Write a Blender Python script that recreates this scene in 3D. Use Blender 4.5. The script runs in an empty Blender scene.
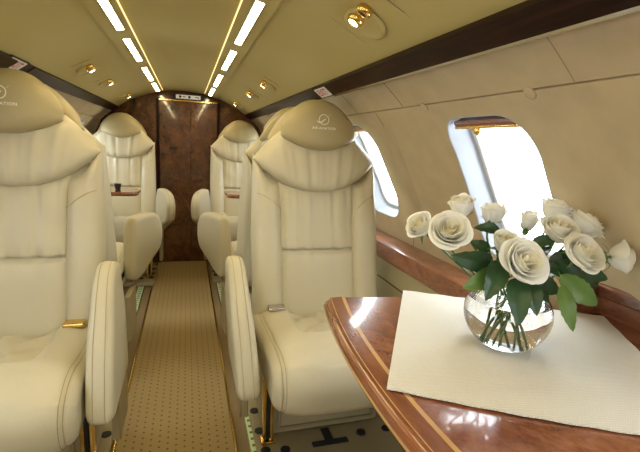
import bpy, bmesh, math, random
from mathutils import Vector, Matrix
from mathutils.bvhtree import BVHTree
C = bpy.context.scene.collection
PI = math.pi
random.seed(7)

# ------------------------------------------------------------------ materials
def nmat(name):
    m = bpy.data.materials.new(name); m.use_nodes = True
    nt = m.node_tree
    return m, nt, nt.nodes['Principled BSDF']
def setp(b, **k):
    for n, v in k.items():
        n = n.replace('_', ' ')
        if n in b.inputs: b.inputs[n].default_value = v
def plain(name, col, rough=.5, metal=0, spec=.5, coat=0, bump=0, bscale=200, var=0, vscale=3):
    m, nt, b = nmat(name)
    b.inputs['Base Color'].default_value = (*col, 1)
    b.inputs['Roughness'].default_value = rough
    b.inputs['Metallic'].default_value = metal
    b.inputs['Specular IOR Level'].default_value = spec
    b.inputs['Coat Weight'].default_value = coat
    b.inputs['Coat Roughness'].default_value = .04
    tc = nt.nodes.new('ShaderNodeTexCoord')
    if bump:
        n = nt.nodes.new('ShaderNodeTexNoise'); n.inputs['Scale'].default_value = bscale; n.inputs['Detail'].default_value = 4
        nt.links.new(tc.outputs['Object'], n.inputs['Vector'])
        bp = nt.nodes.new('ShaderNodeBump'); bp.inputs['Strength'].default_value = bump; bp.inputs['Distance'].default_value = .001
        nt.links.new(n.outputs['Fac'], bp.inputs['Height']); nt.links.new(bp.outputs['Normal'], b.inputs['Normal'])
    if var:
        n = nt.nodes.new('ShaderNodeTexNoise'); n.inputs['Scale'].default_value = vscale; n.inputs['Detail'].default_value = 3
        nt.links.new(tc.outputs['Object'], n.inputs['Vector'])
        mx = nt.nodes.new('ShaderNodeMix'); mx.data_type = 'RGBA'
        mx.inputs[6].default_value = (*[c*(1-var) for c in col], 1); mx.inputs[7].default_value = (*[min(1, c*(1+var)) for c in col], 1)
        nt.links.new(n.outputs['Fac'], mx.inputs[0]); nt.links.new(mx.outputs[2], b.inputs['Base Color'])
    return m
def glow(name, col, s):
    m, nt, b = nmat(name)
    b.inputs['Base Color'].default_value = (.8, .8, .8, 1)
    b.inputs['Emission Color'].default_value = (*col, 1); b.inputs['Emission Strength'].default_value = s
    return m
def wood(name, c1, c2, c3, scale=(6, 6, 6), rough=.22, dist=3.0, coat=.8):
    """figured burl veneer under gloss varnish"""
    m, nt, b = nmat(name)
    tc = nt.nodes.new('ShaderNodeTexCoord'); mp = nt.nodes.new('ShaderNodeMapping')
    mp.inputs['Scale'].default_value = scale
    nt.links.new(tc.outputs['Object'], mp.inputs['Vector'])
    n1 = nt.nodes.new('ShaderNodeTexNoise'); n1.inputs['Scale'].default_value = 1.3; n1.inputs['Detail'].default_value = 9
    n1.inputs['Roughness'].default_value = .68; n1.inputs['Distortion'].default_value = dist
    nt.links.new(mp.outputs[0], n1.inputs['Vector'])
    n2 = nt.nodes.new('ShaderNodeTexNoise'); n2.inputs['Scale'].default_value = 14; n2.inputs['Detail'].default_value = 6; n2.inputs['Distortion'].default_value = 1.2
    nt.links.new(mp.outputs[0], n2.inputs['Vector'])
    ad = nt.nodes.new('ShaderNodeMath'); ad.operation = 'MULTIPLY_ADD'; ad.inputs[1].default_value = .35
    nt.links.new(n2.outputs['Fac'], ad.inputs[0]); nt.links.new(n1.outputs['Fac'], ad.inputs[2])
    r = nt.nodes.new('ShaderNodeValToRGB')
    r.color_ramp.elements[0].position = .48; r.color_ramp.elements[0].color = (*c1, 1)
    r.color_ramp.elements[1].position = .86; r.color_ramp.elements[1].color = (*c3, 1)
    e = r.color_ramp.elements.new(.66); e.color = (*c2, 1)
    nt.links.new(ad.outputs[0], r.inputs[0]); nt.links.new(r.outputs[0], b.inputs['Base Color'])
    setp(b, Roughness=rough, Coat_Weight=coat, Coat_Roughness=.05)
    return m

M = {}
def leather(name, col):
    m, nt, b = nmat(name)
    b.inputs['Base Color'].default_value = (*col, 1)
    setp(b, Roughness=.42, Specular_IOR_Level=.42)
    tc = nt.nodes.new('ShaderNodeTexCoord')
    v = nt.nodes.new('ShaderNodeTexVoronoi'); v.inputs['Scale'].default_value = 420
    n = nt.nodes.new('ShaderNodeTexNoise'); n.inputs['Scale'].default_value = 28; n.inputs['Detail'].default_value = 3
    nt.links.new(tc.outputs['Object'], v.inputs['Vector']); nt.links.new(tc.outputs['Object'], n.inputs['Vector'])
    b1 = nt.nodes.new('ShaderNodeBump'); b1.inputs['Strength'].default_value = .25; b1.inputs['Distance'].default_value = .0006
    b2 = nt.nodes.new('ShaderNodeBump'); b2.inputs['Strength'].default_value = .35; b2.inputs['Distance'].default_value = .003
    nt.links.new(v.outputs['Distance'], b1.inputs['Height']); nt.links.new(n.outputs['Fac'], b2.inputs['Height'])
    nt.links.new(b1.outputs[0], b2.inputs['Normal']); nt.links.new(b2.outputs[0], b.inputs['Normal'])
    return m
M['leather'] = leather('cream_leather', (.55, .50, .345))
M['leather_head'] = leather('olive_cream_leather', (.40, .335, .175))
M['shell'] = leather('pale_shell_leather', (.56, .53, .40))
M['thread'] = plain('tan_thread', (.40, .33, .19), .7)
M['logo'] = plain('white_print', (.85, .83, .72), .5)
M['ceiling'] = plain('ceiling_suede', (.50, .42, .165), .75, var=.04, vscale=2)
M['wallm'] = plain('wall_ultrasuede', (.49, .40, .25), .8, bump=.3, bscale=300, var=.16, vscale=16)
M['white_plastic'] = plain('window_grey_plastic', (.36, .39, .43), .4)
M['frame_white'] = plain('inner_frame_white', (.62, .63, .64), .35)
M['seam_soft'] = plain('soft_seam', (.26, .20, .12), .8)
M['seam'] = plain('dark_seam', (.09, .06, .03), .7)
M['mahog'] = wood('dark_mahogany', (.008, .003, .002), (.020, .006, .003), (.040, .012, .006), (14, 1.2, 14), rough=.38, coat=0)
M['mahog'].node_tree.nodes['Principled BSDF'].inputs['Specular IOR Level'].default_value = .12
M['burl'] = wood('dark_burl', (.028, .008, .002), (.100, .034, .010), (.19, .074, .021), (2.6, 2.6, 2.6), rough=.16, dist=2.2, coat=.7)
M['table'] = wood('red_burl_table', (.085, .022, .008), (.20, .062, .025), (.29, .11, .05), (8, 5, 8), rough=.2, dist=2.6)
M['rim'] = wood('table_rim_wood', (.12, .034, .010), (.19, .058, .018), (.26, .09, .033), (30, 4, 30), rough=.2, dist=.6)
M['ledge'] = wood('ledge_burl', (.13, .042, .016), (.26, .095, .045), (.35, .15, .078), (9, 3.5, 9), rough=.3, dist=2.0)
M['inlay'] = plain('maple_inlay', (.50, .29, .10), .3, coat=.8)
M['gold'] = plain('polished_gold', (.83, .56, .18), .18, 1)
M['chrome'] = plain('brushed_nickel', (.55, .52, .47), .25, 1)
M['black'] = plain('black_rubber', (.012, .012, .012), .6)
M['beige'] = plain('beige_paint', (.40, .35, .21), .5)
M['plate'] = plain('floor_plate_paint', (.33, .27, .15), .35, var=.1)
M['deck'] = plain('beige_deck_carpet', (.22, .155, .07), .95, bump=.6, bscale=500)
M['green'] = plain('photoluminescent_green', (.55, .72, .42), .4)
M['light'] = glow('warm_lamp_diffuser', (1, .80, .44), 15)
M['cove'] = glow('cove_glow', (1, .74, .26), .7)
M['bulb'] = glow('reading_bulb', (1, .80, .42), 12)
M['bulb_dim'] = glow('small_bulb', (1, .78, .4), 5)
M['white_sign'] = plain('sign_white', (.78, .76, .72), .4)
M['red'] = plain('sign_red', (.52, .02, .02), .4)
M['grey_sign'] = glow('sign_grey_lit', (.8, .78, .66), .12)
M['petal'] = None

def carpet():
    m, nt, b = nmat('dotted_aisle_carpet')
    tc = nt.nodes.new('ShaderNodeTexCoord'); sp = nt.nodes.new('ShaderNodeSeparateXYZ')
    nt.links.new(tc.outputs['Object'], sp.inputs[0])
    def mth(op, a, bb=None, c=None):
        n = nt.nodes.new('ShaderNodeMath'); n.operation = op
        for i, x in enumerate((a, bb, c)):
            if x is None: continue
            if isinstance(x, (int, float)): n.inputs[i].default_value = x
            else: nt.links.new(x, n.inputs[i])
        return n.outputs[0]
    px = .028; py = .030
    u = mth('DIVIDE', sp.outputs['X'], px); v = mth('DIVIDE', sp.outputs['Y'], py)
    col = mth('FLOOR', u); odd = mth('MODULO', mth('ABSOLUTE', col), 2)
    v2 = mth('MULTIPLY_ADD', odd, .5, v)
    fu = mth('SUBTRACT', mth('FRACT', u), .5); fv = mth('SUBTRACT', mth('FRACT', v2), .5)
    d = mth('SQRT', mth('ADD', mth('MULTIPLY', fu, fu), mth('MULTIPLY', fv, fv)))
    dot = mth('LESS_THAN', d, .135)
    mx = nt.nodes.new('ShaderNodeMix'); mx.data_type = 'RGBA'
    mx.inputs[6].default_value = (.32, .23, .10, 1); mx.inputs[7].default_value = (.15, .085, .03, 1)
    nt.links.new(dot, mx.inputs[0])
    nz = nt.nodes.new('ShaderNodeTexNoise'); nz.inputs['Scale'].default_value = 400
    nt.links.new(tc.outputs['Object'], nz.inputs['Vector'])
    bp = nt.nodes.new('ShaderNodeBump'); bp.inputs['Strength'].default_value = .6; bp.inputs['Distance'].default_value = .002
    nt.links.new(nz.outputs['Fac'], bp.inputs['Height']); nt.links.new(bp.outputs[0], b.inputs['Normal'])
    nt.links.new(mx.outputs[2], b.inputs['Base Color']); setp(b, Roughness=.95, Specular_IOR_Level=.15)
    return m
M['carpet'] = carpet()
def cloth():
    m, nt, b = nmat('woven_cream_linen')
    tc = nt.nodes.new('ShaderNodeTexCoord')
    outs = []
    for ang in (0, PI/2):
        mp = nt.nodes.new('ShaderNodeMapping'); mp.inputs['Rotation'].default_value = (0, 0, ang + .15)
        nt.links.new(tc.outputs['Object'], mp.inputs[0])
        w = nt.nodes.new('ShaderNodeTexWave'); w.inputs['Scale'].default_value = 85; w.inputs['Distortion'].default_value = .3
        nt.links.new(mp.outputs[0], w.inputs['Vector']); outs.append(w.outputs['Fac'])
    mu = nt.nodes.new('ShaderNodeMath'); mu.operation = 'MULTIPLY'
    nt.links.new(outs[0], mu.inputs[0]); nt.links.new(outs[1], mu.inputs[1])
    bp = nt.nodes.new('ShaderNodeBump'); bp.inputs['Strength'].default_value = .7; bp.inputs['Distance'].default_value = .0015
    nt.links.new(mu.outputs[0], bp.inputs['Height']); nt.links.new(bp.outputs[0], b.inputs['Normal'])
    mx = nt.nodes.new('ShaderNodeMix'); mx.data_type = 'RGBA'
    mx.inputs[6].default_value = (.62, .60, .52, 1); mx.inputs[7].default_value = (.80, .78, .71, 1)
    nt.links.new(mu.outputs[0], mx.inputs[0]); nt.links.new(mx.outputs[2], b.inputs['Base Color'])
    setp(b, Roughness=.85, Specular_IOR_Level=.2)
    return m
M['cloth'] = cloth()
def petal():
    m, nt, b = nmat('white_petal')
    setp(b, Base_Color=(.88, .86, .76, 1), Roughness=.55, Specular_IOR_Level=.25)
    b.inputs['Subsurface Weight'].default_value = .25
    b.inputs['Subsurface Radius'].default_value = (.01, .009, .006)
    b.inputs['Subsurface Scale'].default_value = .6
    b.inputs['Base Color'].default_value = (.95, .95, .91, 1)
    tl = nt.nodes.new('ShaderNodeBsdfTranslucent'); tl.inputs[0].default_value = (.96, .96, .90, 1)
    mx = nt.nodes.new('ShaderNodeMixShader'); mx.inputs[0].default_value = .35
    nt.links.new(b.outputs[0], mx.inputs[1]); nt.links.new(tl.outputs[0], mx.inputs[2]); nt.links.new(mx.outputs[0], nt.nodes['Material Output'].inputs[0])
    return m
M['petal'] = petal()
M['petal_core'] = M['petal'].copy(); M['petal_core'].name = 'creamy_inner_petal'
for n_ in M['petal_core'].node_tree.nodes:
    if n_.type == 'BSDF_PRINCIPLED': n_.inputs['Base Color'].default_value = (.93, .91, .80, 1)
    if n_.type == 'BSDF_TRANSLUCENT': n_.inputs[0].default_value = (.95, .92, .78, 1)
def leafm(name, c1, c2):
    m, nt, b = nmat(name)
    tc = nt.nodes.new('ShaderNodeTexCoord'); n = nt.nodes.new('ShaderNodeTexNoise'); n.inputs['Scale'].default_value = 30
    nt.links.new(tc.outputs['Object'], n.inputs['Vector'])
    mx = nt.nodes.new('ShaderNodeMix'); mx.data_type = 'RGBA'
    mx.inputs[6].default_value = (*c1, 1); mx.inputs[7].default_value = (*c2, 1)
    nt.links.new(n.outputs['Fac'], mx.inputs[0]); nt.links.new(mx.outputs[2], b.inputs['Base Color'])
    setp(b, Roughness=.38)
    return m
M['leaf'] = leafm('dark_rose_leaf', (.012, .045, .018), (.03, .085, .022))
M['leaf_light'] = leafm('light_rose_leaf', (.07, .15, .025), (.13, .23, .05))
M['stem'] = plain('green_stem', (.08, .17, .04), .45)
def glassm():
    m, nt, b = nmat('clear_glass')
    setp(b, Base_Color=(1, 1, 1, 1), Roughness=0, IOR=1.45); b.inputs['Transmission Weight'].default_value = 1
    return m
M['glass'] = glassm()
m, nt, b = nmat('water'); setp(b, Base_Color=(1, 1, 1, 1), Roughness=0, IOR=1.33); b.inputs['Transmission Weight'].default_value = 1
M['water'] = m
def panem():
    m, nt, b = nmat('window_pane_acrylic')
    tr = nt.nodes.new('ShaderNodeBsdfTransparent'); tr.inputs[0].default_value = (.97, .98, .98, 1)
    gl = nt.nodes.new('ShaderNodeBsdfGlossy'); gl.inputs['Roughness'].default_value = .02
    mx = nt.nodes.new('ShaderNodeMixShader'); mx.inputs[0].default_value = .05
    nt.links.new(tr.outputs[0], mx.inputs[1]); nt.links.new(gl.outputs[0], mx.inputs[2])
    nt.links.new(mx.outputs[0], nt.nodes['Material Output'].inputs[0])
    nt.nodes.remove(b)
    return m
M['pane'] = panem()

# ------------------------------------------------------------------ mesh helpers
def link(name, verts, faces, mat, parent=None, smooth=True):
    me = bpy.data.meshes.new(name)
    me.from_pydata([tuple(v) for v in verts], [], faces)
    me.validate()
    bm = bmesh.new(); bm.from_mesh(me)
    bmesh.ops.recalc_face_normals(bm, faces=bm.faces); bm.to_mesh(me); bm.free()
    if smooth:
        for p in me.polygons: p.use_smooth = True
    me.materials.append(mat)
    o = bpy.data.objects.new(name, me); C.objects.link(o)
    if parent is not None: o.parent = parent
    return o
class MB:
    def __init__(s): s.v = []; s.f = []
    def add(s, v, f):
        n = len(s.v); s.v += [Vector(p) for p in v]; s.f += [tuple(i+n for i in q) for q in f]; return s
    def grid(s, P, closed_u=False, closed_v=False, cap0=False, cap1=False):
        nr = len(P); nc = len(P[0]); v = [p for r in P for p in r]; f = []
        for i in range(nr if closed_v else nr-1):
            for j in range(nc if closed_u else nc-1):
                a = i*nc+j; b_ = i*nc+(j+1) % nc; c = ((i+1) % nr)*nc+(j+1) % nc; d = ((i+1) % nr)*nc+j
                f.append((a, b_, c, d))
        if cap0: f.append(tuple(range(nc)))
        if cap1: f.append(tuple((nr-1)*nc+j for j in range(nc)))
        return s.add(v, f)
    def box(s, a, b, bev=0):
        bm = bmesh.new(); bmesh.ops.create_cube(bm, size=1)
        for v in bm.verts:
            v.co = Vector([(a[i]+b[i])/2 + v.co[i]*(b[i]-a[i]) for i in range(3)])
        if bev: bmesh.ops.bevel(bm, geom=list(bm.edges), offset=bev, segments=3, affect='EDGES', profile=.5)
        bm.verts.index_update()
        s.add([v.co.copy() for v in bm.verts], [[v.index for v in f.verts] for f in bm.faces]); bm.free(); return s
    def tube(s, pts, r, n=8, cap=True):
        pts = [Vector(p) for p in pts]; rings = []
        up = Vector((0, 0, 1))
        for i, p in enumerate(pts):
            t = (pts[min(i+1, len(pts)-1)] - pts[max(i-1, 0)]).normalized()
            a = t.cross(up)
            if a.length < .15: a = t.cross(Vector((1, 0, 0)))
            a.normalize(); b_ = t.cross(a)
            rr = r[i] if isinstance(r, (list, tuple)) else r
            rings.append([p + rr*(math.cos(k*2*PI/n)*a + math.sin(k*2*PI/n)*b_) for k in range(n)])
        return s.grid(rings, closed_u=True, cap0=cap, cap1=cap)
    def lathe(s, prof, c=(0, 0, 0), n=32, axis=None, cap0=False, cap1=False):
        """prof: (radius, height) list; axis: direction"""
        c = Vector(c); q = Vector((0, 0, 1)).rotation_difference(Vector(axis)) if axis is not None else None
        rings = []
        for r, h in prof:
            ring = []
            for k in range(n):
                p = Vector((r*math.cos(k*2*PI/n), r*math.sin(k*2*PI/n), h))
                if q: p = q @ p
                ring.append(c+p)
            rings.append(ring)
        return s.grid(rings, closed_u=True, cap0=cap0, cap1=cap1)
    def prism(s, outline, fmap, h0, h1):
        """outline [(a,b)], fmap(a,b,h)->xyz"""
        n = len(outline)
        v = [fmap(a, b_, h0) for a, b_ in outline] + [fmap(a, b_, h1) for a, b_ in outline]
        f = [tuple(range(n)), tuple(range(n, 2*n))] + [(i, (i+1) % n, n+(i+1) % n, n+i) for i in range(n)]
        return s.add(v, f)
    def build(s, name, mat, parent=None, smooth=True, sharp=None):
        o = link(name, s.v, s.f, mat, parent, smooth)
        if sharp is not None:
            o.data.set_sharp_from_angle(angle=math.radians(sharp))
        return o
def tag(o, label=None, cat=None, group=None, kind=None):
    if label: o['label'] = label
    if cat: o['category'] = cat
    if group: o['group'] = group
    if kind: o['kind'] = kind
    return o
def empty(name, loc, rz=0):
    o = bpy.data.objects.new(name, None); C.objects.link(o); o.location = loc; o.rotation_euler = (0, 0, rz); o.empty_display_size = .05
    return o
def copy_tree(o, parent=None):
    c = o.copy(); C.objects.link(c)
    if parent is not None: c.parent = parent
    for ch in [x for x in bpy.data.objects if x.parent == o]: copy_tree(ch, c)
    return c
def struct(o): o['kind'] = 'structure'; return o
def lerp(a, b, t): return a+(b-a)*t
def sstep(a, b, x):
    t = max(0, min(1, (x-a)/(b-a))); return t*t*(3-2*t)
def interp(xs, ys, x):
    if x <= xs[0]: return ys[0]
    for i in range(len(xs)-1):
        if x <= xs[i+1]:
            t = (x-xs[i])/(xs[i+1]-xs[i]); return ys[i]+(ys[i+1]-ys[i])*t
    return ys[-1]
def text_mesh(txt, size, offset=0, space=1.0):
    cu = bpy.data.curves.new('t', 'FONT'); cu.body = txt; cu.size = size; cu.align_x = 'CENTER'; cu.align_y = 'CENTER'; cu.offset = offset
    cu.space_character = space; cu.resolution_u = 3
    o = bpy.data.objects.new('t', cu); C.objects.link(o)
    dg = bpy.context.evaluated_depsgraph_get(); dg.update()
    me = bpy.data.meshes.new_from_object(o.evaluated_get(dg))
    v = [tuple(x.co) for x in me.vertices]; f = [tuple(p.vertices) for p in me.polygons]
    bpy.data.objects.remove(o); bpy.data.curves.remove(cu); bpy.data.meshes.remove(me)
    return v, f

# ------------------------------------------------------------------ camera
hc = 1.05
cam = bpy.data.cameras.new('camera'); co = bpy.data.objects.new('camera', cam); C.objects.link(co)
f_px = 430.0; cam.sensor_fit = 'HORIZONTAL'; cam.sensor_width = 36; cam.lens = 36*f_px/640; cam.clip_start = .02
Yc = Vector((187-320, 138-226, f_px)).normalized()                 # aisle direction seen from the camera
xr = Vector((math.cos(.052), math.sin(.052), 0))
Zc = Yc.cross(xr).normalized()
if Zc.y > 0: Zc = -Zc
Xc = Yc.cross(Zc).normalized()
if Xc.x < 0: Xc = -Xc
W = Matrix((Xc, Yc, Zc))                                             # world = W @ camera(x right, y down, z forward)
rt = W @ Vector((1, 0, 0)); up = W @ Vector((0, -1, 0)); bk = W @ Vector((0, 0, -1))
co.matrix_world = Matrix(((rt.x, up.x, bk.x, 0), (rt.y, up.y, bk.y, 0), (rt.z, up.z, bk.z, hc), (0, 0, 0, 1)))
bpy.context.scene.camera = co

# ------------------------------------------------------------------ cabin shell
CX, CZ, RR = -.02, .56, .86
YB, YR = 3.77, -1.35
def cyl(ang, y, r=RR, side=1):
    a = math.radians(ang); return Vector((CX + side*r*math.sin(a), y, CZ + r*math.cos(a)))

# floor: deck on both sides of the aisle runner
fl = MB()
fl.box((-.90, YR, -.05), (.86, YB+.2, 0))
struct(fl.build('floor', M['deck'], smooth=False))
r_ = MB().box((-.238, YR+.02, .0005), (.151, YB-.002, .006), .002)
t = r_.build('aisle_carpet', M['carpet'], smooth=False); tag(t, 'tan aisle carpet with rows of small brown dots', 'carpet')
for x, lab in ((-.243, 'left'), (.156, 'right')):
    t = MB().box((x-.004, YR+.02, .0005), (x+.004, YB-.002, .009), .002).build('edging_strip', M['gold'], smooth=False)
    tag(t, 'thin gold edging strip along the %s side of the aisle carpet' % lab, 'edging strip', 'gold edging strips of the aisle')
for s, x0, x1, lab in ((-1, -.335, -.290, 'left'), (1, .200, .245, 'right')):
    e = empty('floor_light_strip', ((x0+x1)/2, 0, 0)); tag(e, 'pale green glow strip in a metal track on the %s of the aisle floor' % lab, 'floor light strip', 'floor path light strips')
    w = (x1-x0)/2
    MB().box((-w, YR+.05, .0005), (w, YB-.05, .008)).build('track', M['chrome'], e, smooth=False)
    MB().box((-w+.005, YR+.06, .008), (w-.005, YB-.06, .0105)).build('glow_tape', M['green'], e, smooth=False)
    d = MB()
    for i in range(70):
        y = .9+i*.035; d.box((-w+.011, y, .0105), (w-.011, y+.012, .0112))
    d.build('dash_marks', M['deck'], e, smooth=False)

# ceiling (seen side of a solid vault), from valance to valance, with a lamp channel each side
def arc_shell(a0, a1, y0, y1, r0, r1, side=1, n=24, ny=2):
    mb = MB(); P = []
    for k in range(n+1):
        P.append((lerp(a0, a1, k/n)))
    rings = []
    for i in range(ny+1):
        y = lerp(y0, y1, i/ny)
        rings.append([cyl(a, y, r0, side) for a in P] + [cyl(a, y, r1, side) for a in reversed(P)])
    mb.grid(rings, closed_u=True, cap0=True, cap1=True); return mb
struct(arc_shell(-34.7, 34.7, YR, YB, RR, RR+.03, 1, 40, 4).build('ceiling', M['ceiling'], sharp=40))
# lamp channel (housing) each side: a thin raised strip; cove glow on the inner edge
lens = [(-.45, .35), (.50, 1.15)]
segsy = [(-.9, -.55), (-.45, -.10), (0, .45), (.55, 1.03), (1.13, 1.635), (1.765, 2.245), (2.437, 2.96), (3.10, 3.60)]
for s, nm in ((-1, 'left'), (1, 'right')):
    hs = arc_shell(10.6, 16.0, YR+.01, YB-.12, RR-.010, RR-.001, s, 6, 2)
    o = hs.build('trim_1' if s < 0 else 'trim_2', M['ceiling'], sharp=40); struct(o)
    cv = MB(); 
    rings = []
    for y in (YR+.02, YB-.13):
        rings.append([cyl(10.58, y, RR-.007, s), cyl(10.58, y, RR-.0015, s), cyl(10.38, y, RR-.0015, s), cyl(10.38, y, RR-.004, s)])
    cv.grid(rings, closed_u=True, cap0=True, cap1=True)
    t = cv.build('cove_light', M['cove'], smooth=False); tag(t, 'thin golden cove light line beside the %s row of ceiling lamps' % nm, 'cove light', 'cove lights')
    for i, (a, b_) in enumerate(segsy):
        e = empty('ceiling_lamp', cyl(13.2, (a+b_)/2, RR-.011, s))
        q = ['', '', '', '', 'nearest', 'second', 'third', 'farthest'][i]
        if not q: q = 'overhead'
        tag(e, '%s warm lit rectangular lamp in the %s ceiling row, counted from the camera' % (q, nm) if q != 'overhead' else 'warm lamp of the %s ceiling row, above the camera' % nm, 'ceiling lamp', 'ceiling lamps')
        L = (b_-a)/2
        o0 = e.location
        mb = MB(); ring = []
        for y in (a, b_):
            ring.append([cyl(g-(.55 if s < 0 else 0), y, rr, s)-o0 for g, rr in ((12.45, RR-.0095), (13.95, RR-.0095), (13.95, RR-.0125), (12.45, RR-.0125))])
        mb.grid(ring, closed_u=True, cap0=True, cap1=True); mb.build('diffuser', M['light'], e, smooth=False)
        fm = MB()
        for g0, g1, ya, yb in ((12.25, 12.45, a-.006, b_+.006), (13.95, 14.15, a-.006, b_+.006), (12.45, 13.95, a-.006, a), (12.45, 13.95, b_, b_+.006)):
            fm.grid([[cyl(g-(.55 if s < 0 else 0), y, rr, s)-o0 for g, rr in ((g0, RR-.0095), (g1, RR-.0095), (g1, RR-.0135), (g0, RR-.0135))] for y in (ya, yb)], closed_u=True, cap0=True, cap1=True)
        fm.build('frame', M['beige'], e, smooth=False)

# walls: upper band, seam, window belt with openings, lower wall
WIN = [(.715, 1.015), (1.51, 1.81), (2.305, 2.605), (3.10, 3.40), (-.08, .22), (-.875, -.575)]
A0, A1 = 48.3, 75.9            # window opening angles
HOLE = 14
def rr_outline(ya, yb, a0, a1, k=12, rad=.095):
    """rounded window outline in (y, arclength) about centre -> list (y, ang)"""
    cy = (ya+yb)/2; hy = (yb-ya)/2; am = (a0+a1)/2; hs = math.radians(a1-a0)/2*RR
    pts = []
    for cxs, cys, st in ((1, 1, 0), (-1, 1, 90), (-1, -1, 180), (1, -1, 270)):
        for i in range(k+1):
            t = math.radians(st + 90*i/k)
            e = .8
            cyv = cxs*(hy-rad) + rad*math.copysign(abs(math.cos(t))**e, math.cos(t))
            sv = cys*(hs-rad*1.15) + rad*1.15*math.copysign(abs(math.sin(t))**e, math.sin(t))
            pts.append((cy+cyv, am+math.degrees(sv/RR)))
    return pts
for s, nm in ((1, 'wall_right'), (-1, 'wall_left')):
    mb = MB()
    # upper band
    mb.grid([[cyl(a, y, RR-.0, s) for a in [38.1+ (45.0-38.1)*i/6 for i in range(7)]] for y in (YR, YB)])
    mb.grid([[cyl(a, y, RR+.006, s) for a in (45.0, 45.3)] for y in (YR, YB)])
    mb.grid([[cyl(45.0, y, RR, s), cyl(45.0, y, RR+.006, s)] for y in (YR, YB)])
    mb.grid([[cyl(45.3, y, RR, s), cyl(45.3, y, RR+.006, s)] for y in (YR, YB)])
    bands = [45.3, 83.0]
    wins = sorted(WIN)
    edges = [YR] + [(wins[i][1]+wins[i+1][0])/2 for i in range(len(wins)-1)] + [YB]
    for i, (ya, yb) in enumerate(wins):
        c0, c1 = edges[i], edges[i+1]
        hole = rr_outline(ya, yb, A0, A1)
        cy, am = (ya+yb)/2, (A0+A1)/2
        outer = []
        for (y, a) in hole:
            dy, da = y-cy, (a-am)
            # project on the rectangle
            ty = ((c1-cy) if dy > 0 else (cy-c0))/abs(dy) if abs(dy) > 1e-6 else 1e9
            ta = ((bands[1]-am) if da > 0 else (am-bands[0]))/abs(da) if abs(da) > 1e-6 else 1e9
            t = min(ty, ta); outer.append([cy+dy*t, am+da*t])
        # snap nearest outer points to the rectangle's corners
        for (yy, aa) in ((c0, bands[0]), (c0, bands[1]), (c1, bands[0]), (c1, bands[1])):
            j = min(range(len(outer)), key=lambda q: (outer[q][0]-yy)**2+((outer[q][1]-aa)/60)**2); outer[j] = [yy, aa]
        rings = []
        for k in range(9):
            t = k/8
            rings.append([cyl(lerp(h[1], o_[1], t), lerp(h[0], o_[0], t), RR, s) for h, o_ in zip(hole, outer)])
        mb.grid(rings, closed_u=True)
    mb.grid([[cyl(a, y, RR, s) for a in (83, 86.5, 90)] + [Vector((CX+s*RR, y, .3)), Vector((CX+s*(RR-.02), y, 0))] for y in (YR, YB)])
    o = mb.build(nm, M['wallm']); struct(o)
    if s > 0:                                   # pocket in the right wall where the table folds away
        bm = bmesh.new(); bm.from_mesh(o.data)
        for pc_, pn_ in (((0, .70, 0), (0, 1, 0)), ((0, .24, 0), (0, 1, 0)), ((0, 0, .797), (0, 0, 1)), ((0, 0, .672), (0, 0, 1))):
            bmesh.ops.bisect_plane(bm, geom=list(bm.verts)+list(bm.edges)+list(bm.faces), plane_co=pc_, plane_no=pn_, dist=1e-6)
        kill = [f for f in bm.faces if .24 < f.calc_center_median().y < .70 and .672 < f.calc_center_median().z < .797]
        bmesh.ops.delete(bm, geom=kill, context='FACES'); bm.to_mesh(o.data); bm.free()
    # windows
    for i, (ya, yb) in enumerate(WIN):
        root = empty('window_%d' % (i+1 + (0 if s > 0 else 6)), cyl((A0+A1)/2, (ya+yb)/2, RR, s)); root['kind'] = 'structure'
        o0 = root.location
        def ringp(d, r):
            h = rr_outline(ya+d, yb-d, A0+math.degrees(d/RR), A1-math.degrees(d/RR), rad=max(.05, .095-d*.6))
            return [cyl(a, y, r, s)-o0 for (y, a) in h]
        f1 = MB(); f1.grid([ringp(-.001, RR-.0003), ringp(.001, RR-.0015), ringp(.004, RR+.002), ringp(.012, RR+.050), ringp(.015, RR+.054), ringp(.026, RR+.056)], closed_u=True)
        f1.build('window_frame', M['white_plastic'], root)
        f2 = MB(); f2.grid([ringp(.020, RR+.062), ringp(.023, RR+.053), ringp(.031, RR+.057), ringp(.034, RR+.085)], closed_u=True)
        f2.build('inner_frame', M['frame_white'], root)
        g = ringp(.050, RR+.072); n = len(g)
        pv = MB(); cc = sum(g, Vector())/n; nr = (cyl((A0+A1)/2, 0, 1.0, s)-Vector((CX, 0, CZ))).normalized()
        rings = [[cc.lerp(p, t) + 0*nr for p in g] for t in (1, .66, .33)]
        # keep the pane on the cylinder so it stays curved with the skin
        rings = []
        h0 = rr_outline(ya+.031, yb-.031, A0+math.degrees(.031/RR), A1-math.degrees(.031/RR), rad=.075)
        cyy, caa = (ya+yb)/2, (A0+A1)/2
        for t in (1, .75, .5, .25, .03):
            rings.append([cyl(lerp(caa, a, t), lerp(cyy, y, t), RR+.072, s)-o0 for (y, a) in h0])
        pv.grid(rings, closed_u=True, cap1=True); pv.build('pane', M['pane'], root)
        # pulled up shade header with gold rail and pull
        sh = MB()
        rows = []
        for a, rr_ in ((A0+1.9, RR+.050), (A0+2.3, RR+.048), (A0+2.3, RR+.010), (A0+1.7, RR+.008), (A0+1.3, RR+.012)):
            rows.append([cyl(a, lerp(ya+.045, yb-.045, k/10), rr_, s)-o0 for k in range(11)])
        sh.grid(rows, closed_v=True); sh.build('shade_header', M['ledge'], root, sharp=30)
        ra = MB().tube([cyl(A0+2.5, lerp(ya+.032, yb-.040, k/10), RR+.012, s)-o0 for k in range(11)], .0045, 8)
        ra.build('gold_rail', M['gold'], root)
        pl = MB(); pc = cyl(A0+3.2, (ya+yb)/2+.03, RR+.012, s)-o0
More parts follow.
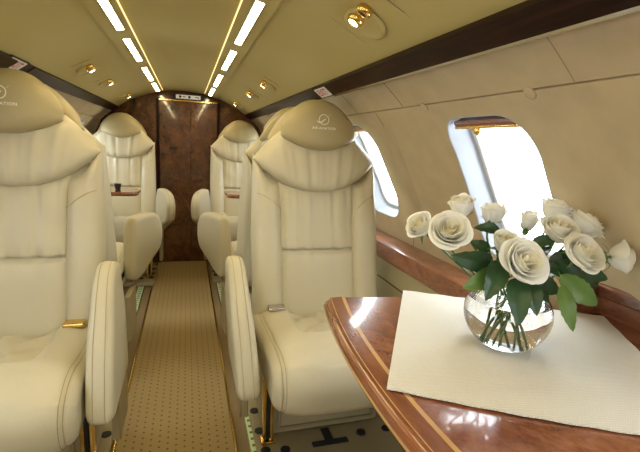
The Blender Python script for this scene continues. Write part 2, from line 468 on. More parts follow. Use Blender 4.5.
        pl.lathe([(.001, .013), (.008, .009), (.010, 0), (.008, -.008), (.001, -.012)], pc, 14).lathe([(.001, .007), (.006, .005), (.007, 0), (.001, -.007)], pc+Vector((0, .016, .004)), 12); pl.build('shade_pull', M['gold'], root)
        # light portal at the opening
        if abs(0) == 0:
            ld = bpy.data.lights.new('window_portal', 'AREA'); ld.shape = 'RECTANGLE'; ld.size = yb-ya-.06; ld.size_y = math.radians(A1-A0)*RR-.08
            ld.cycles.is_portal = True
            lo = bpy.data.objects.new('window_portal', ld); C.objects.link(lo)
            n_in = -(cyl((A0+A1)/2, 0, 1, s)-Vector((CX, 0, CZ))).normalized()
            lo.location = cyl((A0+A1)/2, (ya+yb)/2, RR+.085, s)
            zax = -n_in; xax = Vector((0, 1, 0)); yax = zax.cross(xax)
            lo.matrix_world = Matrix(((xax.x, yax.x, zax.x, lo.location.x), (xax.y, yax.y, zax.y, lo.location.y), (xax.z, yax.z, zax.z, lo.location.z), (0, 0, 0, 1)))
    # outer skin so no daylight leaks through between windows is unnecessary: the wall itself is closed
    # panel joints
    j = MB(); j2 = MB()
    for mb_, y, w_ in ((j2, .565, .0010), (j, 1.142, .0020), (j2, 1.49, .0034), (j, 2.3, .0015), (j, 2.9, .0015)):
        mb_.grid([[cyl(38.3+6.6*q/8, yy, RR-.0008, s) for q in range(9)] for yy in (y-w_, y+w_)])
    for y in (1.344, 2.14):
        j2.grid([[cyl(45.4+37*q/24, yy + .0024*(37*q/24), RR-.0009, s) for q in range(25)] for yy in (y-.0030, y+.0030)])
    struct(j.build('trim_3' if s > 0 else 'trim_4', M['seam'])); struct(j2.build('trim_20' if s > 0 else 'trim_21', M['seam_soft']))
    # valance of dark glossy wood with metal lip
    for nn, a, b_, r0, mt in (('trim_5', 34.5, 37.8, RR-.016, 'mahog'), ('trim_6', 37.8, 38.25, RR-.018, 'chrome')):
        ye = 1.50 if s > 0 else YB-.001
        v = arc_shell(a, b_, YR+.01, 1.50 if s > 0 else 1.62, r0, RR+.01, s, 6, 2)
        struct(v.build('valance_strip' if 0 else nn if s > 0 else nn.replace('5', '7').replace('6', '8'), M[mt], sharp=30))
    v = arc_shell(34.5, 38.2, 1.66 if s > 0 else 1.79, YB-.001, RR-.010, RR+.01, s, 6, 2)
    struct(v.build('trim_9' if s > 0 else 'trim_10', M['mahog'], sharp=30))
    v = arc_shell(34.5, 38.2, 1.50 if s > 0 else 1.62, 1.66 if s > 0 else 1.79, RR-.006, RR+.01, s, 6, 2)
    struct(v.build('trim_11' if s > 0 else 'trim_12', M['mahog'], sharp=30))
    # round plugs beneath the seam
    for y in (1.035, .666) if s > 0 else ():
        c0 = cyl(45.6, y, RR-.001, s); ax = (Vector((CX, y, CZ))-c0).normalized()
        k = MB().lathe([(.013, -.001), (.0135, .001), (.012, .002), (.001, .002)], c0, 20, ax, cap1=True)
        tag(k.build('wall_plug', M['wallm']), 'small round beige plug under the wall seam, %s' % ('left of the window top' if y > 1 else 'above the window top'), 'plug', 'wall plugs')
    # side ledge: wood top with rounded lip over a beige panel
    x0, x1 = CX+s*.747, CX+s*(RR+.02)
    lw = MB()
    prof = [(x1, .685), (x0+s*.014, .687), (x0+s*.004, .684), (x0, .677), (x0, .629), (x0+s*.005, .622), (x0+s*.02, .620), (x1, .620)]
    lw.grid([[Vector((x, y, z)) for x, z in prof] for y in (YR+.01, 0, 1, 1.45, 2, 3, YB-.002)], closed_u=True, cap0=True, cap1=True)
    struct(lw.build('trim_13' if s > 0 else 'trim_14', M['ledge'], sharp=35))
    pn = MB().box((min(x0+s*.012, x1-s*.03), YR+.01, 0), (max(x0+s*.012, x1-s*.03), YB-.002, .620))
    struct(pn.build('trim_15' if s > 0 else 'trim_16', M['beige'], smooth=False))
    pj = MB().box((min(x0+s*.0095, x0+s*.012), YR+.02, .541), (max(x0+s*.0095, x0+s*.012), YB-.01, .545))
    struct(pj.build('trim_17' if s > 0 else 'trim_18', M['seam'], smooth=False))
# burl lined pocket behind the table, under the window panels
rs = MB()
rs.box((.888, .235, .66), (.900, .705, .81)); rs.box((.80, .235, .797), (.900, .705, .803)); rs.box((.80, .700, .66), (.900, .706, .80)); rs.box((.80, .234, .66), (.900, .240, .80)); rs.box((.83, .235, .660), (.900, .705, .668))
rs.box((.882, .24, .742), (.890, .70, .748))
struct(rs.build('trim_19', M['ledge'], smooth=False))

# bulkhead
def wall_disc(name, y0, y1, mat):
    pts = [(CX+ (RR+.02)*math.sin(math.radians(a)), CZ+(RR+.02)*math.cos(math.radians(a))) for a in range(-95, 96, 5)]
    pts += [(CX+RR, -.02), (CX-RR-.0, -.02)]
    mb = MB().prism(pts, lambda a, b_, h: Vector((a, h, b_)), y0, y1)
    return struct(mb.build(name, mat, smooth=False))
wall_disc('wall_back', YB, YB+.04, M['burl'])
# wall behind the camera; side openings added to light seat fronts and roses
wf = MB(); am_ = math.degrees(math.acos((1.10-CZ)/(RR+.02)))
arc_ = [(CX+(RR+.02)*math.sin(math.radians(lerp(-am_, am_, k/30))), CZ+(RR+.02)*math.cos(math.radians(lerp(-am_, am_, k/30)))) for k in range(31)]
wf.prism(arc_, lambda a, b_, h: Vector((a, h, b_)), YR-.04, YR)
wf.box((CX-.44, YR-.04, .74), (CX+.44, YR, 1.10)); wf.box((CX-.88, YR-.04, -.02), (CX+.88, YR, .74))
struct(wf.build('wall_front', M['wallm'], smooth=False))
for sx in (-1, 1):
    ld = bpy.data.lights.new('fill_opening_portal', 'AREA'); ld.shape = 'RECTANGLE'; ld.size = .42; ld.size_y = .36; ld.cycles.is_portal = True
    lo = bpy.data.objects.new('fill_opening_portal', ld); C.objects.link(lo); lo.location = (CX+sx*.65, YR-.05, .92); lo.rotation_euler = (PI/2, 0, PI)
# folding door, two leaves
dr = empty('door_1', (.014, YB, 0)); dr['kind'] = 'structure'
for x0, x1 in ((-.226, .0145), (.0175, .226)):
    MB().box((x0, -.018, .008), (x1, -.002, 1.335), .003).build('door_leaf', M['burl'], dr, smooth=False)
for x in (-.238, .238):
    MB().box((x-.010, -.030, .0), (x+.010, -.001, 1.345), .003).build('door_jamb', M['mahog'], dr, smooth=False)
MB().box((-.226, -.024, 1.338), (.226, -.001, 1.345)).build('head_rail', M['gold'], dr, smooth=False)
MB().box((-.15, -.026, .952), (-.085, -.018, .975), .002).build('door_handle', M['black'], dr, smooth=False)
# sign over the door
sg = empty('placard', (.012, YB-.001, 1.372)); tag(sg, 'small dark framed pictogram placard above the burl door', 'sign')
MB().box((-.118, -.016, -.022), (.118, 0, .024), .003).build('sign_frame', M['black'], sg, smooth=False)
MB().box((-.095, -.019, -.014), (.095, -.016, .016)).build('sign_face', M['grey_sign'], sg, smooth=False)
fm = lambda cx: (lambda a, b_, h: Vector((cx+a, h, .001+b_)))
disc = [(.010*math.cos(k*PI/8), .010*math.sin(k*PI/8)) for k in range(16)]
for cx_, sh_ in ((-.062, disc), (.008, disc), (-.022, [(-.022, -.003), (.0, -.003), (0, .003), (-.022, .003)]), (.068, [(-.018, .004), (.010, .004), (.016, -.008), (.010, -.008), (.004, -.001), (-.018, -.001)])):
    MB().prism(sh_, fm(cx_), -.0200, -.0192).build('sign_symbol', M['black'], sg, smooth=False)

# exit signs under the ceiling edge
def exit_sign(y, s, lab):
    c = cyl(36.5 if s > 0 else 35.7, y, RR-.007, s); nrm = (Vector((CX, y, CZ))-c).normalized()
    e = empty('exit_sign', c); tag(e, lab, 'sign', 'exit signs over the seats')
    yx = Vector((0, -s, 0)); up_ = nrm.cross(yx); up_ = up_ if up_.z > 0 else -up_
    def fm(a, b_, h): return yx*a + up_*b_ + nrm*h
    MB().prism([(-.078, -.026), (.078, -.026), (.078, .026), (-.078, .026)], fm, 0, .003).build('sign_housing', M['mahog'], e, smooth=False)
    MB().prism([(-.062, -.021), (.062, -.021), (.062, .021), (-.062, .021)], fm, .003, .005).build('sign_face', M['white_sign'], e, smooth=False)
    v, f = text_mesh('EXIT', .040, .0012, 1.15)
    MB().add([fm(p[0], p[1], .0055) for p in v], f).build('exit_lettering', M['red'], e, smooth=False)
exit_sign(1.595, 1, 'white sign with red EXIT lettering above the right cream seat')
exit_sign(1.64, -1, 'white sign with red EXIT lettering above the left cream seat')

# overhead reading light units
def reader(ang, y, s, lab, big=1.0):
    c = cyl(ang, y, RR-.001, s); nrm = (Vector((CX, y, CZ))-c).normalized()
    e = empty('reading_light', c); tag(e, lab, 'reading light', 'overhead reading lights')
    yx = Vector((0, 1, 0)); ux = nrm.cross(yx); ux = ux if ux.z < 0 else -ux          # towards the wall, downwards
    def fm(a, b_, h): return yx*a + ux*b_ + nrm*h
    hw, hh = .115, .075
    seam = MB(); 
    o1 = [(hw*math.copysign(abs(math.cos(t))**.18, math.cos(t)), hh*math.copysign(abs(math.sin(t))**.18, math.sin(t))) for t in [k*PI/24 for k in range(48)]]
    def sag(a, b_): return -(b_*b_)/(2*RR)
    seam.grid([[fm(a*q, b_*q, sag(a, b_)*q+h) for a, b_ in o1] for q, h in ((1, .0004), (1, .003), (.985, .003), (.975, .0004))], closed_u=True)
    seam.build('cover_edge', M['ceiling'], e)
    seam = MB(); seam.grid([[fm(a*q, b_*q, sag(a, b_)*q+h) for a, b_ in o1] for q, h in ((1.012, .0008), (1.0, .0012))], closed_u=True)
    seam.build('cover_seam', M['seam'], e)
    # dished oval bezel
    dsh = MB(); n = 32; rings = []
    for q, h in ((1, .001), (1.0, .008), (.93, .0095), (.8, .007), (.5, .0035), (.08, .003)):
        rings.append([fm(.022*(big > 1.1)+.044*big*q*math.cos(k*2*PI/n), .010+.036*big*q*math.sin(k*2*PI/n), h) for k in range(n)])
    dsh.grid(rings, closed_u=True, cap1=True); dsh.build('bezel', M['ceiling'], e)
    ax = (nrm*1 - ux*.10).normalized()
    lp = MB().lathe([(.0175, -.004), (.019, .004), (.0165, .014), (.012, .017), (.0115, .013)], fm(.012*big, -.010*big, .004), 24, ax); lp.build('lamp_ring', M['gold'], e)
    MB().lathe([(.0116, .0), (.0116, .0160), (.002, .0175)], fm(.012*big, -.010*big, .004), 20, ax, cap1=True).build('bulb', M['bulb'], e)
    gs = MB().lathe([(.0165, -.004), (.018, .003), (.0155, .011), (.010, .013), (.0095, .008)], fm(-.024*big, -.012*big, .004), 24, ax); gs.build('air_nozzle', M['gold'], e)
    MB().lathe([(.0096, .0), (.0096, .0090), (.001, .0090)], fm(-.024*big, -.012*big, .004), 20, ax, cap1=True).build('nozzle_core', M['black'], e)
reader(27.0, .926, 1, 'gold reading light and air nozzle in the square ceiling cover nearest the camera', 1.35)
reader(27.0, 2.15, 1, 'gold reading light above the right near seat, second of the right ceiling row')
reader(27.0, 2.64, 1, 'gold reading light in the right ceiling row, between the second and the farthest')
reader(27.0, 3.42, 1, 'farthest gold reading light of the right ceiling row')
reader(27.0, 2.15, -1, 'nearest gold reading light of the left ceiling row')
reader(27.0, 2.64, -1, 'middle gold reading light of the left ceiling row')
reader(27.0, 3.42, -1, 'farthest gold reading light of the left ceiling row')

# ------------------------------------------------------------------ the seat
def sgnpow(x, p): return math.copysign(abs(x)**p, x)
def cos_space(n): return [-math.cos(PI*i/n) for i in range(n+1)]
REC = math.radians(9.5)
def backpt(a, b_, c):
    """a across, b height up the back from the cushion (0 at z=.42), c depth in front (towards the sitter, -y)"""
    z0 = .42
    lean = b_*math.sin(REC)*1.0
    lean += .012*math.sin(b_/.8*PI)                                       # gentle lumbar curve
    return Vector((a, lean - c*math.cos(REC), z0 + b_*math.cos(REC) - c*math.sin(REC)*.6))
def pad(name, mat, root, hwf, b0f, b1f, tf, base=0, disp=None, nu=60, nv=60, pu=4, pv=4, cx=0, back=.02):
    """pillow between the curves b0f(u), b1f(u), half width hwf(v), centred cxf(v)"""
    us = cos_space(nu); vs = [(1+x)/2 for x in cos_space(nv)]
    fr = []; bk_ = []
    for v in vs:
        rf = []; rb = []
        for u in us:
            b_ = lerp(b0f(u), b1f(u), v)
            cxv = cx(v) if callable(cx) else cx
            a = cxv + u*hwf(v)
            h = max(0, 1-abs(u)**pu)**.5 * max(0, 1-abs(2*v-1)**pv)**.5
            d = base + tf(u, v)*h + (disp(a, b_, u, v)*h if disp else 0)
            rf.append(backpt(a, b_, d)); rb.append(backpt(a, b_, base - back*h))
        fr.append(rf); bk_.append(rb)
    mb = MB(); mb.grid(fr); mb.grid(bk_)
    o = mb.build(name, mat, root)
    bm = bmesh.new(); bm.from_mesh(o.data); bmesh.ops.remove_doubles(bm, verts=bm.verts, dist=1e-5); bmesh.ops.recalc_face_normals(bm, faces=bm.faces); bm.to_mesh(o.data); bm.free()
    for p in o.data.polygons: p.use_smooth = True
    return o
def wr(x, ks, seed):
    """irregular gather profile 0..-1"""
    s_ = 0
    for i, k in enumerate(ks):
        s_ += math.sin(x*k + seed*1.7 + i*2.1)/(i+1)
    return s_
def make_seat(A, rec, aofs=(.293, .019), az=1.0, flare=0):
    """A: -1 aisle side at local -x, +1 at local +x"""
    global REC
    REC = math.radians(rec)
    root = empty('aircraft_seat', (0, 0, 0))
    L = M['leather']
    # --- headrest: wide lens shaped pillow, b from .63 to .80
    head_b0 = lambda u: .632 + .045*abs(u)**2.0
    head_b1 = lambda u: .812 - .100*abs(u)**2.4
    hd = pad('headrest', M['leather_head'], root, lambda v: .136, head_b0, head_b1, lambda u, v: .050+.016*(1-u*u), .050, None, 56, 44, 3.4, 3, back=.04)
    # piping along the lower edge
    pp = MB().tube([backpt(u*.133, head_b0(u)+.010, .052+.050*max(0, 1-abs(u)**5)**.5*.60) for u in [x*.98 for x in cos_space(40)]], .0032, 6); pp.build('piping', M['leather_head'], hd)
    # logo
    bm = bmesh.new(); bm.from_mesh(hd.data); tree = BVHTree.FromBMesh(bm)
    nrm = Vector((0, -math.cos(REC), -math.sin(REC)*.6)).normalized()
    def onhead(a, b_, h=.0008):
        o = backpt(a, b_, .30); hit = tree.ray_cast(o, -nrm)
        return (hit[0] + nrm*h) if hit[0] is not None else backpt(a, b_, .12)
    lg = MB(); n = 40; r1, r2 = .0180, .0156
    lg.grid([[onhead(r*math.cos(k*2*PI/n), .748+r*math.sin(k*2*PI/n)) for k in range(n)] for r in (r1, r2)], closed_u=True)
    sw = [(-.034, -.008), (-.026, -.012), (-.012, -.012), (.034, .026), (.028, .024), (-.014, -.008), (-.024, -.007)]
    sw = [(-.036, -.004), (-.030, -.014), (-.018, -.017), (-.008, -.013), (.036, .027), (-.011, -.008), (-.019, -.012), (-.028, -.009)]
    lg.add([onhead(a*.74, .748+b_*.74, .0012) for a, b_ in sw], [(0, 1, 2, 6, 7), (2, 3, 4, 5, 6)])
    lg.build('logo', M['logo'], hd, smooth=False)
    v, f = text_mesh('AIR AVIATION', .0120, .0002, 1.1)
    tx = MB().add([onhead(p[0], .718+p[1]) for p in v], f); tx.build('lettering', M['logo'], hd, smooth=False)
    bm.free()
    # --- yoke under the headrest, smile shaped lower edge with gathers
    yk0 = lambda u: .476 + .112*abs(u)**2.2
    yk1 = lambda u: .700 - .010*abs(u)**2
    def ydisp(a, b_, u, v):
        g = wr(a*(1-1.3*(b_-.5)), (118, 175, 263), 1)*.5
        low = math.exp(-v*3.6); hi = math.exp(-max(0, .52-v)*8)*sstep(.2, .5, v)
        return .0085*g*(low*1.0+.5*hi)*(1-abs(u)**3) - .012*max(0, v-.35)
    yk_w = lambda v: .229 - .096*max(0, v)**1.1
    pad('upper_backrest', L, root, yk_w, yk0, yk1, lambda u, v: .060, .010, ydisp, 110, 50, 6, 4, back=.06)
    # --- lumbar centre panel: two puffs with a cross seam and gathers
    def lp_disp(a, b_, u, v):
        sm = .268
        d = abs(b_-sm)
        g = wr(a, (105, 160, 240), 3)*.5
        q = -.024*math.exp(-(d/.005)**2) - .006*math.exp(-(d/.025)**2)
        top = math.exp(-max(0, (.455-b_))/.07)
        q += .0065*g*(math.exp(-d/.035)*(1.0 if b_ > sm else .5) + top)
        q += .007*math.sin(b_*40+a*22)*math.exp(-((b_-.36)/.08)**2)*abs(u)
        return q
    pad('lumbar_cushion', L, root, lambda v: .145+.002*math.sin(v*PI), lambda u: .015, lambda u: .500+.100*abs(u*.55)**2.2, lambda u, v: .040, -.002, lp_disp, 84, 120, 6, 10)
    # --- side bolsters
    for s in (-1, 1):
        def bd(a, b_, u, v):
            return .004*math.sin(b_*19+s)*.5 + .0025*wr(b_, (55, 90), 2)*math.exp(-max(0, .9-v)*6)
        o_in, o_top = .128, .50
        pad('side_bolster', L, root, lambda v: lerp(.053, .047, sstep(.5, 1, v)), lambda u: .00, lambda u, s=s: .522+.060*(u*s if u*s > 0 else 0)+.022*u*s, lambda u, v: .062, -.006, bd, 34, 70, 2.8, 9,
            cx=lambda v, s=s: s*lerp(.180, .180, sstep(.2, 1, v)), back=.08)
        # shoulder arc seam
        st = MB().tube([backpt(s*(.140+.080*t), .425+.050*math.sin(t*PI/2), .0555-.001*t-.010*max(0, t-.75)*4) for t in [k/14 for k in range(15)]], .0011, 5)
        st.build('seam', M['thread'], root)
        for q in (.0, .007):
            st = MB().tube([backpt(s*(lerp(.228, .222, sstep(.2, 1, k/24))+q-.010), .03+.42*k/24, .036-q*1.2) for k in range(25)], .0007, 5)
            st.build('stitching', M['thread'], root)
    # --- back shell (upholstered, thick, tapering to the head)
    sh_w = lambda v: interp([0, .45, .72, .88, 1], [.226, .226, .224, .172, .150], v)
    us = cos_space(40); rows_f = []; rows_b = []
    for i in range(51):
        v = (1-math.cos(PI*i/50))/2
        rf = []; rb = []
        for u in us:
            top = .775-.10*abs(u)**2.6; b_ = lerp(-.06, top, v); h = max(0, 1-abs(u)**7)**.5*max(0, 1-abs(2*v-1)**14)**.5
            a = u*sh_w(v)
            rf.append(backpt(a, b_, -.010+.014*h)); rb.append(backpt(a, b_, -.005 - (.115-.045*v)*h))
        rows_f.append(rf); rows_b.append(rb)
    sh = MB().grid(rows_f).grid(rows_b).build('back_shell', M['shell'], root)
    # second roll behind the head
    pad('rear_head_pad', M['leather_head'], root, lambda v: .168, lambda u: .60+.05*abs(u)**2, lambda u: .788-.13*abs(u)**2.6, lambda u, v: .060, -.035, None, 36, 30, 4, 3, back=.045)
    # --- seat cushion with front roll and recessed centre
    def prof(s_):
        """s 0..1 from rear to front underside: (y, z, ny, nz)"""
        pts = [(.03, .498), (-.05, .503), (-.15, .507), (-.24, .512), (-.30, .517), (-.35, .515), (-.40, .499), (-.430, .467), (-.442, .425), (-.432, .375), (-.405, .342), (-.36, .330), (-.20, .335), (.03, .345)]
        x = s_*(len(pts)-1); i = min(int(x), len(pts)-2); t = x-i
        p0 = pts[max(i-1, 0)]; p1 = pts[i]; p2 = pts[i+1]; p3 = pts[min(i+2, len(pts)-1)]
        def cr(k): return .5*((2*p1[k]) + (-p0[k]+p2[k])*t + (2*p0[k]-5*p1[k]+4*p2[k]-p3[k])*t*t + (-p0[k]+3*p1[k]-3*p2[k]+p3[k])*t**3)
        return cr(0), cr(1)
    mb = MB(); NS = 110; us = [u for u in cos_space(80)]
    rows = []
    for i in range(NS+1):
        s_ = i/NS; y, z = prof(s_); e = 1e-3
        ya, za = prof(max(0, s_-e)); yb, zb = prof(min(1, s_+e)); tl = math.hypot(yb-ya, zb-za); ny, nz = (zb-za)/tl, -(yb-ya)/tl     # outward
        if True: ny, nz = -ny*-1, nz
        ny, nz = (zb-za)/tl*1.0, -(yb-ya)/tl
        row = []
        cy, cz = -.2, .43
        for u in us:
            a = u*.238
            rnd = (1-max(0, 1-abs(u)**5)**.5)
            k = rnd*.055 + .0030*math.exp(-((abs(a)-.2135)/.005)**2)*(s_ < .85)
            # pull toward the core on the sides
            yy = y - ny*k*(1 if ny*(y-cy) > 0 else 1); zz = z - nz*k
            inner = (1-sstep(.105, .128, abs(a)))
            if y > -.32 and s_ < .45:
                dpt = inner*sstep(-.272, -.225, y)
                zz -= dpt*.034
                zz += dpt*(.008*wr(a+.4*y, (55, 95, 140), 5)*.5 + .006*math.sin(a*60-y*70))
                edge = math.exp(-((abs(a)-.118)/.006)**2)*sstep(-.275, -.23, y); zz -= edge*.010
                fe = math.exp(-((y+.245)/.007)**2)*inner; zz -= fe*.006
            zz += .0025*math.sin(a*23+y*31)*(1 if s_ < .5 else 0)
            row.append(Vector((a, yy, zz)))
        rows.append(row)
    mb.grid(rows); 
    # close the sides
    for idx in (0, -1):
        side = [r[idx] for r in rows]; c = Vector((side[0].x, -.2, .43))
        mb.grid([side, [p.lerp(c, .6) for p in side]])
        mb.grid([[p.lerp(c, .6) for p in side], [p.lerp(c, .99) for p in side]])
    cu = mb.build('seat_cushion', L, root)
    for s in (-1, 1):
        for q in (0, .009):
            pts = []
            for i in range(4, 88):
                s_ = i/NS; y, z = prof(s_); ya, za = prof(s_-1e-3); yb, zb = prof(s_+1e-3); tl = math.hypot(yb-ya, zb-za); ny, nz = (zb-za)/tl, -(yb-ya)/tl
                u = (.209+q)/.238; k = (1-max(0, 1-abs(u)**5)**.5)*.055 - .0004
                w_ = .0025*math.sin(s*(.209+q)*23+y*31)*(1 if s_ < .5 else 0)
                pts.append(Vector((s*(.209+q), y-ny*k, z-nz*k+w_)))
            MB().tube(pts, .0009, 5).build('stitching', M['thread'], cu)
    # --- armrest on the aisle side: a slim pod
    for s in (A,):
        aoff, abow = aofs
        prof2 = [(-.075, .690), (-.10, .706), (-.135, .713), (-.17, .706), (-.205, .684), (-.245, .640), (-.285, .585), (-.320, .525), (-.345, .465), (-.360, .415), (-.362, .388), (-.345, .376), (-.28, .373), (-.16, .373), (-.10, .376), (-.078, .395), (-.066, .46), (-.062, .60)]
        if flare:
            prof2 = [(-.075, .690), (-.10, .708), (-.15, .712), (-.22, .710), (-.28, .700), (-.325, .675), (-.350, .63), (-.355, .57), (-.345, .52), (-.32, .49), (-.27, .462), (-.20, .425), (-.15, .400), (-.11, .388), (-.08, .395), (-.066, .43), (-.062, .50), (-.062, .60)]
        prof2 = [(y, .376+(z-.376)*az) for y, z in prof2]
        # refine the outline
        out = []; n = len(prof2)
        for i in range(n):
            for t in (0, .25, .5, .75):
                p0, p1, p2, p3 = prof2[i-1], prof2[i], prof2[(i+1) % n], prof2[(i+2) % n]
                out.append(tuple(.5*((2*p1[k]) + (-p0[k]+p2[k])*t + (2*p0[k]-5*p1[k]+4*p2[k]-p3[k])*t*t + (-p0[k]+3*p1[k]-3*p2[k]+p3[k])*t**3) for k in (0, 1)))
        cyy = -.19; czz = .53
        def fl(p):
            a_ = s*math.radians(flare); c_ = Vector((s*aoff, -.09, 0)); d_ = p-c_
            return c_+Vector((d_.x*math.cos(a_)-d_.y*math.sin(a_), d_.x*math.sin(a_)+d_.y*math.cos(a_), d_.z)) if flare else p
        rings = []
        for k in range(13):
            w = -math.cos(PI*k/12); hh = (1-abs(w)**3.5)**.5 if abs(w) < 1 else 0
            ring = []
            for (y, z) in out:
                d = math.hypot(y-cyy, z-czz); sc = 1-(1-hh)*.026/d
                th = lerp(.031, .026, sstep(.55, .71, z))
                bow = abow*max(0, min(1, (z-.38)/.33))
                ring.append(fl(Vector((s*(aoff + bow) + w*th, cyy+(y-cyy)*sc, czz+(z-czz)*sc))))
            rings.append(ring)
        am = MB().grid(rings, closed_u=True)
        for sd in (0, 12):
            ring = rings[sd]; c = sum(ring, Vector())/len(ring)
            am.grid([ring, [p.lerp(c, .35) for p in ring], [p.lerp(c, .98) for p in ring]], closed_u=True, cap1=True)
        ao = am.build('armrest', L, root)
        for w0 in (-.42, .42):
            th = []
            for (y, z) in out[6:42]:
                t_ = lerp(.031, .026, sstep(.55, .71, z)); bow = abow*max(0, min(1, (z-.38)/.33))
                hh = (1-abs(w0)**3.5)**.5; d = math.hypot(y-cyy, z-czz); sc = 1-(1-hh)*.026/d + .0006/d
                th.append(fl(Vector((s*(aoff+bow)+w0*t_, cyy+(y-cyy)*sc, czz+(z-czz)*sc))))
            MB().tube(th, .0009, 5).build('stitching', M['thread'], ao)
        MB().box((s*aoff-.014, -.17 if flare else -.30, .352), (s*aoff+.014, -.10, .376), .004).build('arm_bracket', M['plate'], root, smooth=False)
        MB().box((s*.270-.012, -.10, .15), (s*.270+.012, .06, .36), .004).build('arm_support', M['plate'], root, smooth=False)
    # --- seat belt buckle beside the cushion
    def bx(mb, a, b_, bev=0):
        return mb.box((min(-A*a[0], -A*b_[0]), a[1], a[2]), (max(-A*a[0], -A*b_[0]), b_[1], b_[2]), bev)
    bx(MB(), (-.192, -.066, .501), (-.135, -.030, .516), .005).build('seatbelt_buckle', M['gold' if A > 0 else 'chrome'], root, smooth=False)
    # --- base
    bx(MB(), (-.195, -.06, .04), (.235, .16, .345), .012).build('base', M['beige'], root, smooth=False)
    bx(MB(), (-.14, -.068, .075), (.20, -.059, .20), .003).build('base_panel', M['beige'], root, smooth=False)
    fr = MB()
    for a, b_ in (((-.148, -.073, .067), (.208, -.060, .074)), ((-.148, -.073, .201), (.208, -.060, .208)), ((-.148, -.073, .074), (-.141, -.060, .201)), ((.201, -.073, .074), (.208, -.060, .201))): bx(fr, a, b_)
    fr.build('base_panel_frame', M['plate'], root, smooth=False)
    g = MB(); bx(g, (-.205, -.09, .036), (-.193, -.062, .30), .003); bx(g, (-.181, -.09, .036), (-.169, -.062, .30), .003); bx(g, (-.210, -.100, .034), (-.160, -.06, .045), .002); g.build('bracket', M['gold'], root, smooth=False)
    bx(MB(), (-.192, -.094, .05), (-.182, -.070, .34), .002).build('strap', M['black'], root, smooth=False)
    bx(MB(), (-.225, -.24, .006), (.285, .20, .034), .006).build('floor_plate', M['plate'], root, smooth=False)
    for x, y in ((-.205, -.02), (-.200, -.125), (-.135, -.135), (-.205, .10), (.15, -.11), (.25, -.11)):
        MB().lathe([(.0165, .033), (.0165, .0375), (.014, .038), (.001, .0375)], (-A*x, y, 0), 24, cap1=True).build('round_cap', M['black'], root, smooth=False)
    g = MB(); bx(g, (-.040, -.148, .034), (.090, -.123, .040), .003); bx(g, (.01, -.128, .034), (.04, -.062, .040), .002); g.build('slot_handle', M['black'], root, smooth=False)
    return root
GRP = 'cream leather cabin seats'
seatR = make_seat(-1, 12.5); seatL = make_seat(1, 10.0, (.277, -.008)); seatF = make_seat(1, 12.5, (.265, .010), .94, 19); seatG = make_seat(-1, 12.5, (.265, .010), .94, 19)
tag(seatR, 'near cream leather seat on the right, beside the table with the roses', 'seat', GRP); seatR.location = (.446, 1.385, 0); seatR.rotation_euler.z = 0
tag(seatL, 'near cream leather seat on the left, cut by the photo edge', 'seat', GRP); seatL.location = (-.476, 1.362, 0)
def place(src, x, y, rz, lab, logo=True, plate=True):
    o = copy_tree(src); o.location = (x, y, 0); o.rotation_euler = (0, 0, rz); o['label'] = lab
    if not plate:
        for c in [c for c in o.children if c.name.startswith(('floor_plate', 'round_cap', 'slot_handle'))]: bpy.data.objects.remove(c)
    if not logo:
        for c in [c for c in o.children if c.name.startswith('seatbelt_buckle')]: bpy.data.objects.remove(c)
        for h in [c for c in o.children if c.name.startswith('headrest')]:
            for c in [c for c in h.children if c.name.startswith(('logo', 'lettering'))]: bpy.data.objects.remove(c)
    return o
tag(seatG, 'left cream seat turned away, back to back with the near left seat', 'seat', GRP); seatG.location = (-.520, 2.0, 0); seatG.rotation_euler.z = PI-math.radians(3)
place(seatG, .402, 3.36, 0, 'far cream seat facing the camera against the bulkhead, right of the burl door', False)
place(seatF, -.457, 3.36, 0, 'far cream seat facing the camera against the bulkhead, left of the burl door', False)
tag(seatF, 'right cream seat turned away, back to back with the near right seat', 'seat', GRP); seatF.location = (.445, 2.0, 0); seatF.rotation_euler.z = PI+math.radians(3)
for c in list(seatF.children)+list(seatG.children):
    if c.name.startswith(('floor_plate', 'round_cap', 'slot_handle', 'seatbelt_buckle')): bpy.data.objects.remove(c)

# ------------------------------------------------------------------ table with inlay
def table_outline(inset, n=40):
    """closed outline of the near table top; the inboard edge bows out"""
    y0, y1 = .06+inset, .889-inset
    pts = []
    for k in range(n+1):
        y = lerp(y1-.02, y0+.02, k/n); pts.append((.251+inset+((y-.475)/.414)**2*.048, y))
    pts.append((.251+inset+.062, y0))
    pts += [(.80, y0), (.80, .262), (.884, .262), (.884, .690), (.80, .690), (.80, y1-.052), (.60, y1-.035), (.45, y1-.018), (.36, y1-.006), (.251+inset+.060, y1)]
    return pts
tb = empty('table', (.5, .47, 0)); tag(tb, 'glossy red burl wood table with maple inlay lines carrying the rose vase', 'table')
def tmap(z_in=0): return lambda a, b_, h: Vector((a-.5, b_-.47, h))
o1 = table_outline(0)
tm = MB(); rings = []
for ins, z in ((.014, .680), (.004, .682), (0, .688), (-.003, .696), (0, .704), (.004, .7085), (.012, .7100)):
    rings.append([tmap()(a, b_, z) for a, b_ in table_outline(ins)])
tm.grid(rings, closed_u=True, cap0=True); tm.build('table_rim', M['rim'], tb, sharp=50)
def strip(i0, i1, z0, z1, mat, nm):
    m_ = MB(); m_.grid([[tmap()(a, b_, z) for a, b_ in table_outline(i)] for i, z in ((i0, z0), (i1, z1))], closed_u=True); return m_.build(nm, M[mat], tb)
def ribbon(i0, i1, nm, mat):
    y0, y1 = .066, .884; P = []
    for i in (i0, i1):
        P.append([tmap()(.251+i+((lerp(y1-.004*(i < .02), y0, k/50)-.475)/.414)**2*.048, lerp(y1-.004*(i < .02)-i*.08, y0, k/50), .71035) for k in range(51)])
    MB().grid(P).build(nm, M[mat], tb)
